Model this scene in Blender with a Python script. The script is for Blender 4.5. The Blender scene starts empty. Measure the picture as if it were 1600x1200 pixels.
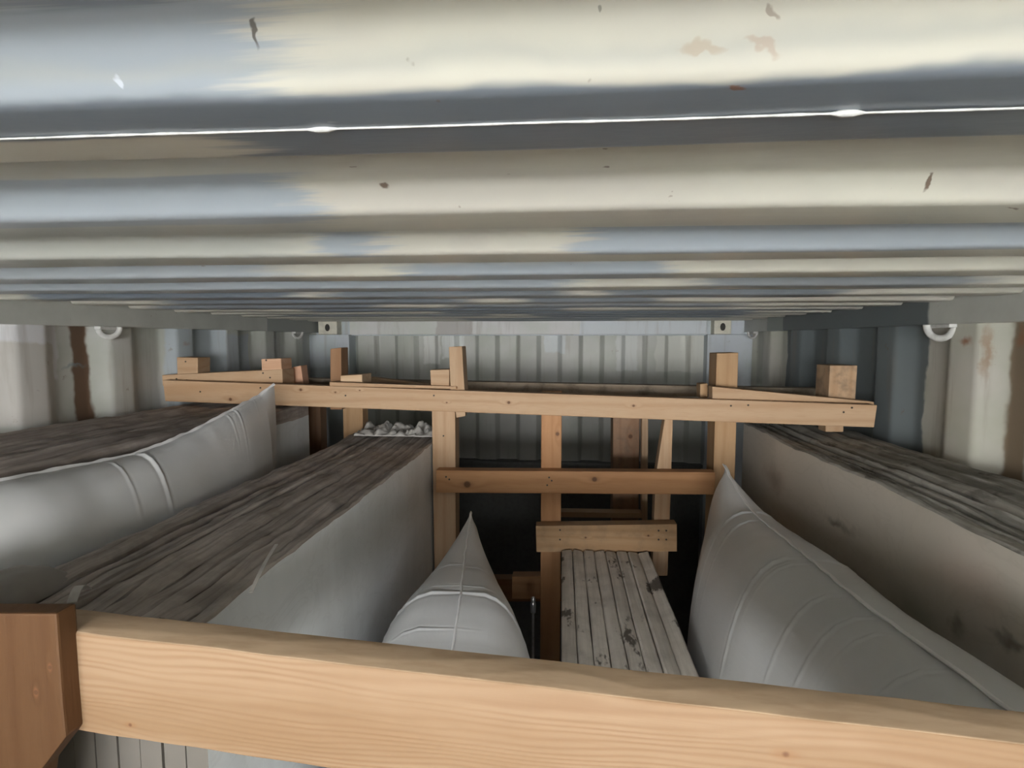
import bpy, bmesh, math, random
from mathutils import Vector, Matrix, noise
random.seed(7)
S = bpy.context.scene
COL = S.collection

# ------------------------------------------------------------------ camera, world, light
F_PX = 860.0
CAM = Vector((0.0, 0.0, 2.28))
TH = math.atan(70 / F_PX)
PS = math.atan(78 / F_PX * math.cos(TH))
cd = bpy.data.cameras.new('camera'); cam = bpy.data.objects.new('camera', cd); COL.objects.link(cam)
cam.location = CAM; cam.rotation_euler = (math.pi / 2 - TH, 0, PS)
cd.sensor_width = 36; cd.lens = 36 * F_PX / 1600; cd.clip_start = 0.01
S.camera = cam
cd.dof.use_dof = False

S.view_settings.view_transform = 'Standard'; S.view_settings.look = 'None'
S.view_settings.gamma = 1.0; S.view_settings.use_curve_mapping = False
S.view_settings.exposure = 3.5

w = bpy.data.worlds.new('sky'); S.world = w; w.use_nodes = True
wn = w.node_tree.nodes; wl = w.node_tree.links
bg = wn['Background']
tc = wn.new('ShaderNodeTexCoord'); sp = wn.new('ShaderNodeSeparateXYZ'); wl.new(tc.outputs['Generated'], sp.inputs[0])
rp = wn.new('ShaderNodeValToRGB'); wl.new(sp.outputs['Z'], rp.inputs[0])
rp.color_ramp.elements[0].position = 0.0; rp.color_ramp.elements[0].color = (0.98, 0.97, 0.94, 1)
rp.color_ramp.elements[1].position = 0.7; rp.color_ramp.elements[1].color = (0.86, 0.93, 1.0, 1)
wl.new(rp.outputs[0], bg.inputs[0]); bg.inputs[1].default_value = 3.0

YD = -2.2          # door opening plane
XL, XR, YB = -1.40, 0.99, 3.11
ZR = 2.399          # high flats of the roof
# light portal in the open container doorway (helps sampling of the real sky only)
ld = bpy.data.lights.new('doorway_portal', 'AREA'); ld.shape = 'RECTANGLE'; ld.size = XR - XL; ld.size_y = 0.95
ld.cycles.is_portal = True
lo = bpy.data.objects.new('doorway_portal', ld); COL.objects.link(lo)
lo.location = ((XL + XR) / 2, YD, 1.925); lo.rotation_euler = (math.pi / 2, 0, math.pi)
lo.rotation_euler = (-math.pi / 2, 0, math.pi)
lo.rotation_euler = Vector((0, 1, 0)).to_track_quat('-Z', 'Z').to_euler()

# ------------------------------------------------------------------ helpers
FW = Vector((-math.sin(PS) * math.cos(TH), math.cos(PS) * math.cos(TH), -math.sin(TH)))
RT = Vector((math.cos(PS), math.sin(PS), 0))
UP = RT.cross(FW)

def P(px, py, Y):
    """world point on the plane y=Y that the photograph shows at pixel px,py"""
    d = FW + RT * ((px - 800) / F_PX) + UP * ((600 - py) / F_PX)
    return CAM + d * (Y / d.y)

def tag(o, label=None, cat=None, group=None, kind=None):
    if label: o['label'] = label
    if cat: o['category'] = cat
    if group: o['group'] = group
    if kind: o['kind'] = kind
    return o

def empty(name, loc):
    o = bpy.data.objects.new(name, None); COL.objects.link(o); o.location = loc
    o.empty_display_size = 0.1
    return o

def origin(o):
    v = Vector(o.location)
    while o.parent: o = o.parent; v += Vector(o.location)
    return v

def mesh(name, verts, faces, mats, parent=None, loc=None, smooth=False, midx=None, bev=0.0, sharp=None):
    """verts in world coordinates; linked as one object with its origin at loc (or at its parent's)"""
    base = origin(parent) if parent else Vector((0, 0, 0))
    o0 = Vector(loc) if loc is not None else (base if parent else Vector((0, 0, 0)))
    me = bpy.data.meshes.new(name)
    me.from_pydata([tuple(Vector(v) - o0) for v in verts], [], faces)
    if not isinstance(mats, (list, tuple)): mats = [mats]
    for m in mats: me.materials.append(m)
    if midx: 
        for p, i in zip(me.polygons, midx): p.material_index = i
    bm = bmesh.new(); bm.from_mesh(me)
    bmesh.ops.recalc_face_normals(bm, faces=bm.faces)
    if bev > 0:
        bmesh.ops.bevel(bm, geom=list(bm.edges), offset=bev, segments=2, affect='EDGES', profile=0.6)
    bm.to_mesh(me); bm.free()
    if smooth:
        for p in me.polygons: p.use_smooth = True
        if sharp: me.set_sharp_from_angle(angle=math.radians(sharp))
    o = bpy.data.objects.new(name, me); COL.objects.link(o)
    if parent: o.parent = parent; o.location = o0 - base
    else: o.location = o0
    return o

def extrude(front, T, d=Vector((0, 1, 0))):
    n = len(front); back = [v + d * T for v in front]
    vs = list(front) + back
    fs = [tuple(range(n)), tuple(range(2 * n - 1, n - 1, -1))]
    for i in range(n):
        j = (i + 1) % n
        fs.append((i, i + n, j + n, j))
    return vs, fs

# ------------------------------------------------------------------ materials
class NT:
    def __init__(s, name):
        s.m = bpy.data.materials.new(name); s.m.use_nodes = True
        s.t = s.m.node_tree; s.b = s.t.nodes['Principled BSDF']
    def n(s, typ, **kw):
        x = s.t.nodes.new(typ)
        for k, v in kw.items(): setattr(x, k, v)
        return x
    def l(s, a, b): s.t.links.new(a, b)
    def val(s, x, sock):
        if isinstance(x, (int, float)): sock.default_value = x
        elif isinstance(x, (tuple, list)): sock.default_value = x
        else: s.l(x, sock)
    def math(s, op, a, b=0.0, c=0.0, clamp=False):
        x = s.n('ShaderNodeMath', operation=op, use_clamp=clamp)
        s.val(a, x.inputs[0]); s.val(b, x.inputs[1]); s.val(c, x.inputs[2]); return x.outputs[0]
    def vmath(s, op, a, b=(0, 0, 0)):
        x = s.n('ShaderNodeVectorMath', operation=op); s.val(a, x.inputs[0]); s.val(b, x.inputs[1])
        return x.outputs['Value'] if op in ('LENGTH', 'DOT_PRODUCT', 'DISTANCE') else x.outputs[0]
    def coord(s): return s.n('ShaderNodeTexCoord').outputs['Object']
    def noise(s, vec, scale, detail=3, rough=0.5, dist=0.0, col=False):
        x = s.n('ShaderNodeTexNoise'); s.l(vec, x.inputs['Vector'])
        x.inputs['Scale'].default_value = scale; x.inputs['Detail'].default_value = detail
        x.inputs['Roughness'].default_value = rough; x.inputs['Distortion'].default_value = dist
        return x.outputs['Color' if col else 'Fac']
    def scale(s, vec, sc): return s.vmath('MULTIPLY', vec, sc)
    def ramp(s, fac, stops):
        x = s.n('ShaderNodeValToRGB'); s.l(fac, x.inputs[0]); e = x.color_ramp.elements
        while len(e) < len(stops): e.new(0.5)
        for i, (p, c) in enumerate(stops):
            e[i].position = p; e[i].color = (c, c, c, 1) if isinstance(c, (int, float)) else (*c, 1)
        return x.outputs[0]
    def mix(s, fac, a, b, mode='MIX'):
        x = s.n('ShaderNodeMix', data_type='RGBA', blend_type=mode)
        s.val(fac, x.inputs[0])
        for v, i in ((a, 6), (b, 7)):
            if isinstance(v, tuple): x.inputs[i].default_value = (*v[:3], 1)
            else: s.l(v, x.inputs[i])
        return x.outputs[2]
    def xyz(s, vec):
        x = s.n('ShaderNodeSeparateXYZ'); s.l(vec, x.inputs[0]); return x.outputs
    def smooth(s, v, a, b):
        x = s.n('ShaderNodeMapRange', interpolation_type='SMOOTHSTEP'); s.val(v, x.inputs[0])
        s.val(a, x.inputs[1]); s.val(b, x.inputs[2]); return x.outputs[0]
    def out(s, col, rough=0.6, bump=None, bstr=0.3, bdist=0.01, spec=0.5):
        s.val(col if not isinstance(col, tuple) else (*col, 1), s.b.inputs['Base Color']); s.val(rough, s.b.inputs['Roughness'])
        s.b.inputs['Specular IOR Level'].default_value = spec
        if bump is not None:
            x = s.n('ShaderNodeBump'); x.inputs['Strength'].default_value = bstr
            x.inputs['Distance'].default_value = bdist; s.l(bump, x.inputs['Height']); s.l(x.outputs[0], s.b.inputs['Normal'])
        return s.m

def box_mask(t, x, y, x0, x1, y0, y1, sx=0.01, sy=0.003):
    a = t.math('SUBTRACT', t.math('ABSOLUTE', t.math('SUBTRACT', x, (x0 + x1) / 2)), (x1 - x0) / 2)
    b = t.math('SUBTRACT', t.math('ABSOLUTE', t.math('SUBTRACT', y, (y0 + y1) / 2)), (y1 - y0) / 2)
    return t.math('MULTIPLY', t.smooth(a, sx, -sx), t.smooth(b, sy, -sy))

def spot_mask(t, vec, c, r, soft=0.5):
    """ellipsoid spot: centre c, radii r"""
    d = t.vmath('MULTIPLY', t.vmath('SUBTRACT', vec, tuple(c)), tuple(1.0 / k for k in r))
    return t.smooth(t.vmath('LENGTH', d), 1.0, soft)

WN = [0]
def wood(base=(0.60, 0.40, 0.22), axis='x', contrast=1.0, dirt=0.0, knots=(), ring=26.0, rough=0.62):
    """pine; axis = grain direction in the object's own space; knots = [(local point, radius)]"""
    WN[0] += 1
    t = NT('pine_wood_%d' % WN[0]); v = t.coord()
    off = (random.uniform(-9, 9), random.uniform(-9, 9), random.uniform(-9, 9))
    v2 = t.vmath('ADD', v, off)
    al = {'x': (0.07, 1, 1), 'y': (1, 0.07, 1), 'z': (1, 1, 0.07)}[axis]
    vs = t.scale(v2, al)
    # grain bends gently round the knots
    w1 = t.noise(vs, 9.0, 2, 0.5)
    if axis == 'x': ax = t.xyz(v2)[2]
    elif axis == 'z': ax = t.xyz(v2)[0]
    else: ax = t.xyz(v2)[0]
    ph = t.math('ADD', t.math('MULTIPLY', ax, ring * 6.28), t.math('MULTIPLY', w1, 22.0))
    for kp, kr in knots:
        g = spot_mask(t, v, kp, tuple((kr * (7 if 'xyz'[i] == axis else 2.6)) for i in range(3)), 0.0)
        ph = t.math('ADD', ph, t.math('MULTIPLY', g, 5.0))
    rings = t.math('MULTIPLY_ADD', t.math('SINE', ph), 0.5, 0.5)
    rings = t.math('POWER', rings, 2.2)
    fine = t.noise(t.scale(v2, tuple(1 if a == 0.07 else 14 for a in al)), 16.0, 3, 0.6)
    blot = t.noise(t.scale(v2, tuple(1 if a == 0.07 else 2.5 for a in al)), 3.0, 3, 0.55)
    dark = tuple(b * k for b, k in zip(base, (0.74, 0.62, 0.50)))
    c = t.mix(t.math('MULTIPLY', rings, 0.42 * contrast, clamp=True), base, dark)
    c = t.mix(t.math('MULTIPLY', t.smooth(fine, 0.45, 0.8), 0.35 * contrast), c, dark)
    c = t.mix(t.math('MULTIPLY', t.smooth(blot, 0.45, 0.75), 0.35), c, tuple(b * k for b, k in zip(base, (0.88, 0.74, 0.60))))
    for kp, kr in knots:
        r = tuple((kr * (2.6 if 'xyz'[i] == axis else 1.3)) for i in range(3))
        c = t.mix(t.math('MULTIPLY', spot_mask(t, v, kp, r, 0.0), 0.7), c, (0.25, 0.11, 0.05))
        c = t.mix(t.math('MULTIPLY', spot_mask(t, v, kp, (kr, kr, kr), 0.5), 0.85), c, (0.10, 0.045, 0.02))
    if dirt:
        d = t.noise(v2, 18.0, 4, 0.65)
        c = t.mix(t.math('MULTIPLY', t.smooth(d, 0.45, 0.7), dirt), c, (0.09, 0.075, 0.06))
    return t.out(c, rough, t.math('ADD', t.math('MULTIPLY', rings, -0.6), fine), 0.25, 0.0015, 0.35)

def steel_wall(axis, base=(0.44, 0.45, 0.42), patches=(), rust=0.25, cell=0.3, dark_z=1.9, spots=()):
    """painted container steel, patches = [(a0,a1,z0,z1,colour)] in metres along the wall"""
    t = NT('painted_container_steel_wall'); v = t.coord(); x = t.xyz(v)
    a = x[1] if axis == 'y' else x[0]
    n1 = t.noise(v, 4.0, 4, 0.6); n2 = t.noise(v, 30.0, 3, 0.6)
    streak = t.noise(t.scale(v, (9, 9, 0.8)), 3.0, 4, 0.6)
    c = t.mix(t.smooth(n1, 0.35, 0.7), base, tuple(b * k for b, k in zip(base, (0.86, 0.9, 0.84))))
    wob = t.math('MULTIPLY_ADD', t.noise(v, 9.0, 3, 0.6), 0.05, -0.025)
    a2 = t.math('ADD', a, wob); z2 = t.math('ADD', x[2], wob)
    for (a0, a1, z0, z1, col) in patches:
        c = t.mix(box_mask(t, a2, z2, a0, a1, z0, z1, 0.006, 0.006), c, col)
    c = t.mix(t.math('MULTIPLY', t.smooth(streak, 0.52, 0.75), 0.3), c, (0.25, 0.20, 0.15))
    low = t.smooth(t.math('ADD', x[2], t.math('MULTIPLY', streak, 0.25)), dark_z + 0.25, dark_z - 0.25)  # colour darkens downward; on the back wall it stands in for light falloff
    c = t.mix(t.math('MULTIPLY', low, 0.35), c, (0.13, 0.115, 0.09))
    sc = t.smooth(t.noise(v, 22.0, 5, 0.7), 0.66, 0.72)
    c = t.mix(t.math('MULTIPLY', sc, rust), c, (0.16, 0.07, 0.035))
    for (sp, r, col, k) in spots:
        vv = t.vmath('ADD', v, t.vmath('MULTIPLY', t.vmath('SUBTRACT', t.noise(v, 25.0, 3, 0.6, col=True), (0.5, 0.5, 0.5)), (0.05, 0.05, 0.05)))
        c = t.mix(t.math('MULTIPLY', spot_mask(t, vv, sp, r, 0.1), k), c, col)
    return t.out(c, t.math('MULTIPLY_ADD', n2, 0.2, 0.38), n1, 0.12, 0.01, 0.5)

def roof_mat():
    t = NT('touched_up_roof_paint'); v = t.coord(); x = t.xyz(v)
    X = x[0]; Y = t.math('SUBTRACT', x[1], t.math('MULTIPLY', X, 0.013))
    cream = (0.60, 0.585, 0.505)
    n1 = t.noise(t.scale(v, (1.0, 3.0, 1.0)), 5.0, 4, 0.6)
    c = t.mix(t.smooth(n1, 0.35, 0.7), cream, (0.54, 0.515, 0.46))
    # brush strokes run across the container: edges ragged in x, thin in y
    st = t.noise(t.scale(v, (6.0, 160.0, 1.0)), 1.0, 4, 0.65)
    st2 = t.noise(t.scale(v, (7.0, 20.0, 1.0)), 1.0, 3, 0.6)
    Xw = t.math('ADD', X, t.math('ADD', t.math('MULTIPLY_ADD', st, 0.16, -0.08), t.math('MULTIPLY_ADD', st2, 0.10, -0.05)))
    Yw = t.math('ADD', Y, t.math('ADD', t.math('MULTIPLY_ADD', t.noise(t.scale(v, (9, 30, 1)), 1.0, 3, 0.6), 0.016, -0.008), t.math('MULTIPLY', X, 0.0)))
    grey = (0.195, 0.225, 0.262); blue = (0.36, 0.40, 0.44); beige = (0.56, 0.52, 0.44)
    P_ = []
    def bx(x0, x1, y0, y1, col, k=1.0, sx=0.012, sy=0.003): P_.append((x0, x1, y0, y1, col, k, sx, sy))
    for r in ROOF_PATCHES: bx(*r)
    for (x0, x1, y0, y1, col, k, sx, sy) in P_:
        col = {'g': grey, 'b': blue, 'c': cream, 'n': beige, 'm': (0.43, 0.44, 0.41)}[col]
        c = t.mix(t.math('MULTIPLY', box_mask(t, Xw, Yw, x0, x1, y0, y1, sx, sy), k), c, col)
    # scattered chips and scratches
    vd = t.vmath('ADD', v, t.vmath('MULTIPLY', t.vmath('SUBTRACT', t.noise(v, 60.0, 3, 0.6, col=True), (0.5, 0.5, 0.5)), (0.012, 0.012, 0.0)))
    for (sx_, sy_, rx, ry, ang, col, k) in ROOF_MARKS:
        m = t.n('ShaderNodeMapping', vector_type='TEXTURE'); t.l(vd, m.inputs['Vector'])
        m.inputs['Location'].default_value = (sx_, sy_, 0); m.inputs['Rotation'].default_value = (0, 0, ang)
        m.inputs['Scale'].default_value = (rx, ry, 10.0)
        c = t.mix(t.math('MULTIPLY', t.smooth(t.vmath('LENGTH', m.outputs[0]), 1.0, 0.55), k), c, col)
    ch = t.smooth(t.noise(v, 45.0, 3, 0.6), 0.735, 0.76)
    c = t.mix(t.math('MULTIPLY', ch, 0.5), c, (0.17, 0.11, 0.07))
    return t.out(c, t.math('MULTIPLY_ADD', st, 0.12, 0.26), t.noise(t.scale(v, (3, 8, 1)), 6.0, 3, 0.5), 0.10, 0.006, 0.55)

def slab_face(name, base, dark, vein=0.5, scale=3.0, rough=0.35, streak=(1, 1, 1), stains=()):
    t = NT(name); v = t.coord()
    n = t.noise(t.scale(v, streak), scale, 5, 0.6, 0.6)
    n2 = t.noise(t.scale(v, (3, 2.0, 4)), scale * 1.2, 4, 0.55, 1.5)
    c = t.mix(t.smooth(n, 0.38, 0.68), base, tuple((a + b) / 2 for a, b in zip(base, dark)))
    vn = t.smooth(t.math('ABSOLUTE', t.math('SUBTRACT', n2, 0.5)), 0.03, 0.0)
    c = t.mix(t.math('MULTIPLY', vn, vein * t_one), c, dark)
    vv = t.vmath('ADD', v, t.vmath('MULTIPLY', t.vmath('SUBTRACT', t.noise(v, 9.0, 4, 0.6, col=True), (0.5, 0.5, 0.5)), (0.10, 0.16, 0.10)))
    for (sp, r, col, k) in stains:
        c = t.mix(t.math('MULTIPLY', spot_mask(t, vv, sp, r, 0.0), k), c, col)
    return t.out(c, rough, n, 0.08, 0.01, 0.5)
t_one = 1.0

def slab_edge(name, base, dark, spots=0.0):
    t = NT(name); v = t.vmath('ADD', t.coord(), t.n('ShaderNodeObjectInfo').outputs['Location'])
    a = t.noise(t.scale(v, (60, 2.5, 30)), 1.0, 4, 0.65)
    b = t.noise(v, 14.0, 4, 0.6)
    c = t.mix(t.smooth(a, 0.35, 0.68), base, dark)
    c = t.mix(t.math('MULTIPLY', t.smooth(b, 0.42, 0.7), 0.55), c, tuple(k * 0.75 for k in dark))
    if spots:
        s = t.noise(t.scale(v, (1.0, 0.45, 1)), 16.0, 4, 0.65)
        c = t.mix(t.math('MULTIPLY', t.smooth(s, 0.57, 0.63), spots), c, (0.055, 0.045, 0.035))
    return t.out(c, 0.75, t.math('ADD', a, b), 0.5, 0.006, 0.3)

def bag_mat(name, base):
    t = NT(name); v = t.coord()
    n = t.noise(v, 5.0, 4, 0.6)
    wv = t.noise(t.scale(v, (1, 0.35, 1)), 26.0, 3, 0.6, 0.6)
    c = t.mix(t.smooth(n, 0.3, 0.7), base, tuple(k * 0.93 for k in base))
    m = t.out(c, 0.38, wv, 0.10, 0.006, 0.5)
    return m

def plain(name, col, rough=0.5, metal=0.0, bump=40.0):
    t = NT(name); v = t.coord(); n = t.noise(v, bump, 3, 0.6)
    c = t.mix(t.smooth(n, 0.4, 0.75), col, tuple(k * 0.8 for k in col))
    t.b.inputs['Metallic'].default_value = metal
    return t.out(c, rough, n, 0.1, 0.002)

# ------------------------------------------------------------------ container shell
ROOF_D = 0.021
K0, PITCH = 0.2245, 0.209      # far foot of the first door-facing slope; pitch of the roof corrugation

def RP(px, py, h=0.098):
    """x,y on the roof's underside (h above the lens) at that pixel"""
    d = FW + RT * ((px - 800) / F_PX) + UP * ((600 - py) / F_PX)
    k = h / d.z
    return d.x * k, d.y * k

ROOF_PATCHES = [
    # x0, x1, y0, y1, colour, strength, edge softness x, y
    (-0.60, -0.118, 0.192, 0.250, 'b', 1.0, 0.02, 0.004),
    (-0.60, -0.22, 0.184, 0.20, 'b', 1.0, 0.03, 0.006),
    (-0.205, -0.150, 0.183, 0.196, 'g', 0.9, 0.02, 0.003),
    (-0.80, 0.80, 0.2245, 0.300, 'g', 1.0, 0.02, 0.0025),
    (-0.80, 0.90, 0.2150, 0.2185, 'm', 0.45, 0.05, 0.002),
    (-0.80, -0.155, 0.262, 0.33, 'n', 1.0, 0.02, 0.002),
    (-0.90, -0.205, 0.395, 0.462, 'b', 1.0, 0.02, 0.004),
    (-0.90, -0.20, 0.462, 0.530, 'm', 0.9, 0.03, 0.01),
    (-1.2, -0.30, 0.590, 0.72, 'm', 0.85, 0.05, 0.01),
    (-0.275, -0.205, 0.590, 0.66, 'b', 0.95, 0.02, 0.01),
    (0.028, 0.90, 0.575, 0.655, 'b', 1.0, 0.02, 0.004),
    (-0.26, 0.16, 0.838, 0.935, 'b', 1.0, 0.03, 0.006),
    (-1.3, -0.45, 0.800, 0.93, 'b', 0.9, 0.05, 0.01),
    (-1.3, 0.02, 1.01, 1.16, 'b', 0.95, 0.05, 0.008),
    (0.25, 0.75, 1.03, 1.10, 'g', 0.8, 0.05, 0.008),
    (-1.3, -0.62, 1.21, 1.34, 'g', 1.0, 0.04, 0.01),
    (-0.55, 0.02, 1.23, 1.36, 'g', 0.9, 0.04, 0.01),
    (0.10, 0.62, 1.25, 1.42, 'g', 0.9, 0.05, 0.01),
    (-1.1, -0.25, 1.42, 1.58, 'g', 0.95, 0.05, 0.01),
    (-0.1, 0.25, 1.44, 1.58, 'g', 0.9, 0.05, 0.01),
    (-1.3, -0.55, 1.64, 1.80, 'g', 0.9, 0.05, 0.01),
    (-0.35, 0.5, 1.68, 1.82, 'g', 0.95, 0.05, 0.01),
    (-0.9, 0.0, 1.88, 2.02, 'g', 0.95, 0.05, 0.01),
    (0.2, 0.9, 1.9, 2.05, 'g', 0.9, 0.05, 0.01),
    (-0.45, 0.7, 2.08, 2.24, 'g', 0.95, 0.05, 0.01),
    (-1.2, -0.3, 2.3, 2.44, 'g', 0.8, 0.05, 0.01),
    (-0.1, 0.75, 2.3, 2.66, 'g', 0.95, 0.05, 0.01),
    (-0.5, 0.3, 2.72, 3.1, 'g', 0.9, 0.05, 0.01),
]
ROOF_MARKS = []
def mark(px, py, rx, ry, ang, col=(0.12, 0.07, 0.045), k=0.9, h=0.106):
    X, Y = RP(px, py, h); ROOF_MARKS.append((X, Y, rx, ry, ang, col, k))
RUST = (0.20, 0.09, 0.05)
mark(1152, 104, 0.0060, 0.0016, 0.3, RUST); mark(1095, 82, 0.010, 0.0016, 0.05, (0.42, 0.32, 0.22), 0.5)
mark(1190, 78, 0.009, 0.0015, 0.25, (0.42, 0.30, 0.22), 0.5); mark(1495, 22, 0.010, 0.0011, 0.9)
mark(1090, 52, 0.003, 0.0016, 0.4, (0.3, 0.28, 0.24)); mark(934, 66, 0.001, 0.002, 0.1, (0.25, 0.24, 0.2), 0.8)
mark(400, 88, 0.0055, 0.0012, -0.9, (0.1, 0.09, 0.08)); mark(1462, 243, 0.012, 0.0022, 0.65)
mark(1376, 232, 0.007, 0.0012, 0.4); mark(944, 268, 0.0026, 0.0017, 0); mark(975, 261, 0.0038, 0.0012, 0.5)
mark(670, 232, 0.012, 0.0013, -0.35, (0.16, 0.10, 0.08)); mark(508, 265, 0.005, 0.0012, -0.6)
mark(552, 291, 0.0032, 0.0014, -0.4); mark(600, 311, 0.0042, 0.0035, 0); mark(947, 292, 0.0026, 0.0035, 0)
mark(892, 369, 0.009, 0.0022, -0.5); mark(962, 413, 0.010, 0.0025, 0.5); mark(1585, 308, 0.01, 0.002, 0.5)
mark(1450, 297, 0.0026, 0.005, 0.2); mark(190, 122, 0.0018, 0.0016, 0.3, (0.7, 0.75, 0.8), 0.7)
mark(850, 42, 0.0022, 0.0022, 0, (0.35, 0.34, 0.31)); mark(1200, 60, 0.004, 0.001, 0.6, (0.35, 0.3, 0.25))
mark(520, 160, 0.005, 0.0008, 0.1, (0.4, 0.42, 0.44), 0.6); mark(1275, 148, 0.012, 0.0018, 0.0, (0.36, 0.38, 0.4), 0.5)

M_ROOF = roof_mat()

def profile(k0, pitch, D, lowlen, s, y0, y1, rnd):
    """rounded trapezoid profile: list of (y, h) with h 0 (high) .. -D (low)"""
    pts = []; n0 = int((y0 - k0) / pitch) - 2; n1 = int((y1 - k0) / pitch) + 2
    for k in range(n0, n1):
        b = k0 + k * pitch
        cor = [(b - s, 0.0), (b, -D), (b + lowlen, -D), (b + lowlen + s, 0.0)]
        prev = (b + lowlen + s - pitch, 0.0); nxt = (b + pitch - s, 0.0)
        seq = [prev] + cor + [nxt]
        for i in range(1, 5):
            c = Vector(seq[i]); u = (Vector(seq[i - 1]) - c).normalized(); v = (Vector(seq[i + 1]) - c).normalized()
            for q in (0.0, 0.25, 0.5, 0.75, 1.0):
                a = c + u * rnd; e = c + v * rnd
                p = a * (1 - q) ** 2 + c * 2 * q * (1 - q) + e * q ** 2
                pts.append((p.x, p.y))
    return [p for p in pts if y0 <= p[0] <= y1]

def sheet(name, pts, cross, place, mats, thick_dir, th=0.003):
    """pts profile (along, offset); cross = positions across; place(along, offset, across)"""
    vs = []; fs = []; n = len(pts); m = len(cross)
    for a, o in pts:
        for c in cross: vs.append(place(a, o, c))
    td = Vector(thick_dir) * th
    for a, o in pts:
        for c in cross: vs.append(Vector(place(a, o, c)) + td)
    N = n * m
    for i in range(n - 1):
        for j in range(m - 1):
            a = i * m + j
            fs.append((a, a + 1, a + m + 1, a + m)); fs.append((N + a, N + a + m, N + a + m + 1, N + a + 1))
    for i in range(n - 1):
        a = i * m; fs.append((a, a + m, N + a + m, N + a)); a = i * m + m - 1; fs.append((a, N + a, N + a + m, a + m))
    for j in range(m - 1):
        a = j; fs.append((a, N + a, N + a + 1, a + 1)); a = (n - 1) * m + j; fs.append((a, a + 1, N + a + 1, N + a))
    return mesh(name, vs, fs, mats, smooth=True, sharp=50)

# roof
cr = [XL - 0.02 + i * (XR - XL + 0.04) / 60 for i in range(61)]
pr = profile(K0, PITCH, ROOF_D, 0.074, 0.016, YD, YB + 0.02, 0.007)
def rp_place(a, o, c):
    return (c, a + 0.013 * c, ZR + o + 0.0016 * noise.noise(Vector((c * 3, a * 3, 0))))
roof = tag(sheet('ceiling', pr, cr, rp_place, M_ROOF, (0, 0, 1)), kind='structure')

# weld bead across the roof where two roof sheets lap
M_WELD = plain('pale_weld_bead', (0.58, 0.58, 0.57), 0.4, 0.0, 300)
M_FLOOR = plain('worn_plywood_floor', (0.32, 0.30, 0.275), 0.7, 0, 10)
vs = []; fs = []
NS = 500
for i in range(NS + 1):
    x = XL + (XR - XL) * i / NS
    yb = 0.2575 + 0.013 * x + 0.0012 * noise.noise(Vector((x * 12, 0, 3)))
    r = 0.0005 + 0.0005 * abs(noise.noise(Vector((x * 45, 5, 0)))) + (0.0011 if abs(x + 0.112) < 0.004 or abs(x - 0.122) < 0.003 else 0)
    for q in range(6):
        an = q / 6 * 2 * math.pi
        vs.append((x, yb + r * 1.2 * math.cos(an), ZR - ROOF_D - 0.0006 + r * math.sin(an)))
for i in range(NS):
    for q in range(6):
        a = i * 6 + q; b = i * 6 + (q + 1) % 6
        fs.append((a, b, b + 6, a + 6))
mesh('weld_bead', vs, fs, M_WELD, parent=roof, smooth=True)

# side walls
M_WL = steel_wall('y', (0.60, 0.60, 0.58), [
    (1.26, 1.45, 2.17, 2.33, (0.76, 0.76, 0.79)), (1.86, 2.2, 1.9, 2.36, (0.54, 0.60, 0.64)), (2.2, 2.42, 2.0, 2.3, (0.52, 0.56, 0.60)),
    (1.495, 1.55, 1.2, 2.4, (0.16, 0.10, 0.065)), (1.20, 1.43, 2.05, 2.27, (0.60, 0.58, 0.55))], 0.35,
    spots=[((-1.41, 1.50, 2.20), (0.2, 0.06, 0.01), (0.2, 0.28, 0.33), 0.6),
           ((-1.40, 1.95, 2.265), (0.2, 0.03, 0.012), (0.45, 0.33, 0.33), 0.6)])
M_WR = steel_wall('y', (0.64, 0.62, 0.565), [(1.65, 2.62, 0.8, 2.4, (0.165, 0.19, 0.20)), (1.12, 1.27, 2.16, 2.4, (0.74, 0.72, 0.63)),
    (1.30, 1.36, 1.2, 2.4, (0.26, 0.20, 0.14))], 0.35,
    spots=[((0.99, 1.455, 2.275), (0.2, 0.035, 0.02), (0.33, 0.13, 0.05), 0.85), ((0.99, 1.40, 2.25), (0.2, 0.015, 0.10), (0.36, 0.2, 0.10), 0.6),
           ((0.99, 1.335, 2.285), (0.2, 0.018, 0.03), (0.33, 0.15, 0.07), 0.7)])
zs = [0.0, 0.6, 1.2, 1.6, 1.9, 2.0, 2.1, 2.2, 2.3, ZR - 0.02]
pl = profile(1.60, 0.30, 0.036, 0.085, 0.055, YD, YB, 0.012)
tag(sheet('wall_left', pl, zs, lambda a, o, c: (XL - 0.036 - o, a, c), M_WL, (-1, 0, 0)), kind='structure')
pl = profile(1.415, 0.33, 0.036, 0.095, 0.06, YD, YB, 0.012)
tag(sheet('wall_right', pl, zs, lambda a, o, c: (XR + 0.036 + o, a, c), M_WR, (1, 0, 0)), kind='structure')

# back wall: corrugated panel in a frame, flat plate below it
M_WB = steel_wall('x', (0.58, 0.585, 0.56), [(-0.80, -0.69, 2.14, 2.32, (0.74, 0.75, 0.72)), (-0.68, -0.56, 2.17, 2.32, (0.72, 0.75, 0.73)),
    (-0.1, 0.02, 2.2, 2.33, (0.68, 0.72, 0.73)), (0.30, 0.42, 2.1, 2.33, (0.66, 0.68, 0.66)), (0.52, 0.9, 2.1, 2.3, (0.64, 0.65, 0.60))], 0.3, dark_z=2.02)
pb = profile(-1.18, 0.236, 0.034, 0.095, 0.023, XL, XR, 0.006)
zsb = [1.575, 1.8, 2.0, 2.1, 2.2, 2.31]
wb = tag(sheet('wall_back', pb, zsb, lambda a, o, c: (a, YB + 0.034 + o, c), M_WB, (0, 1, 0)), kind='structure')
M_DK = plain('dark_painted_steel_plate', (0.13, 0.13, 0.125), 0.5)
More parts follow.
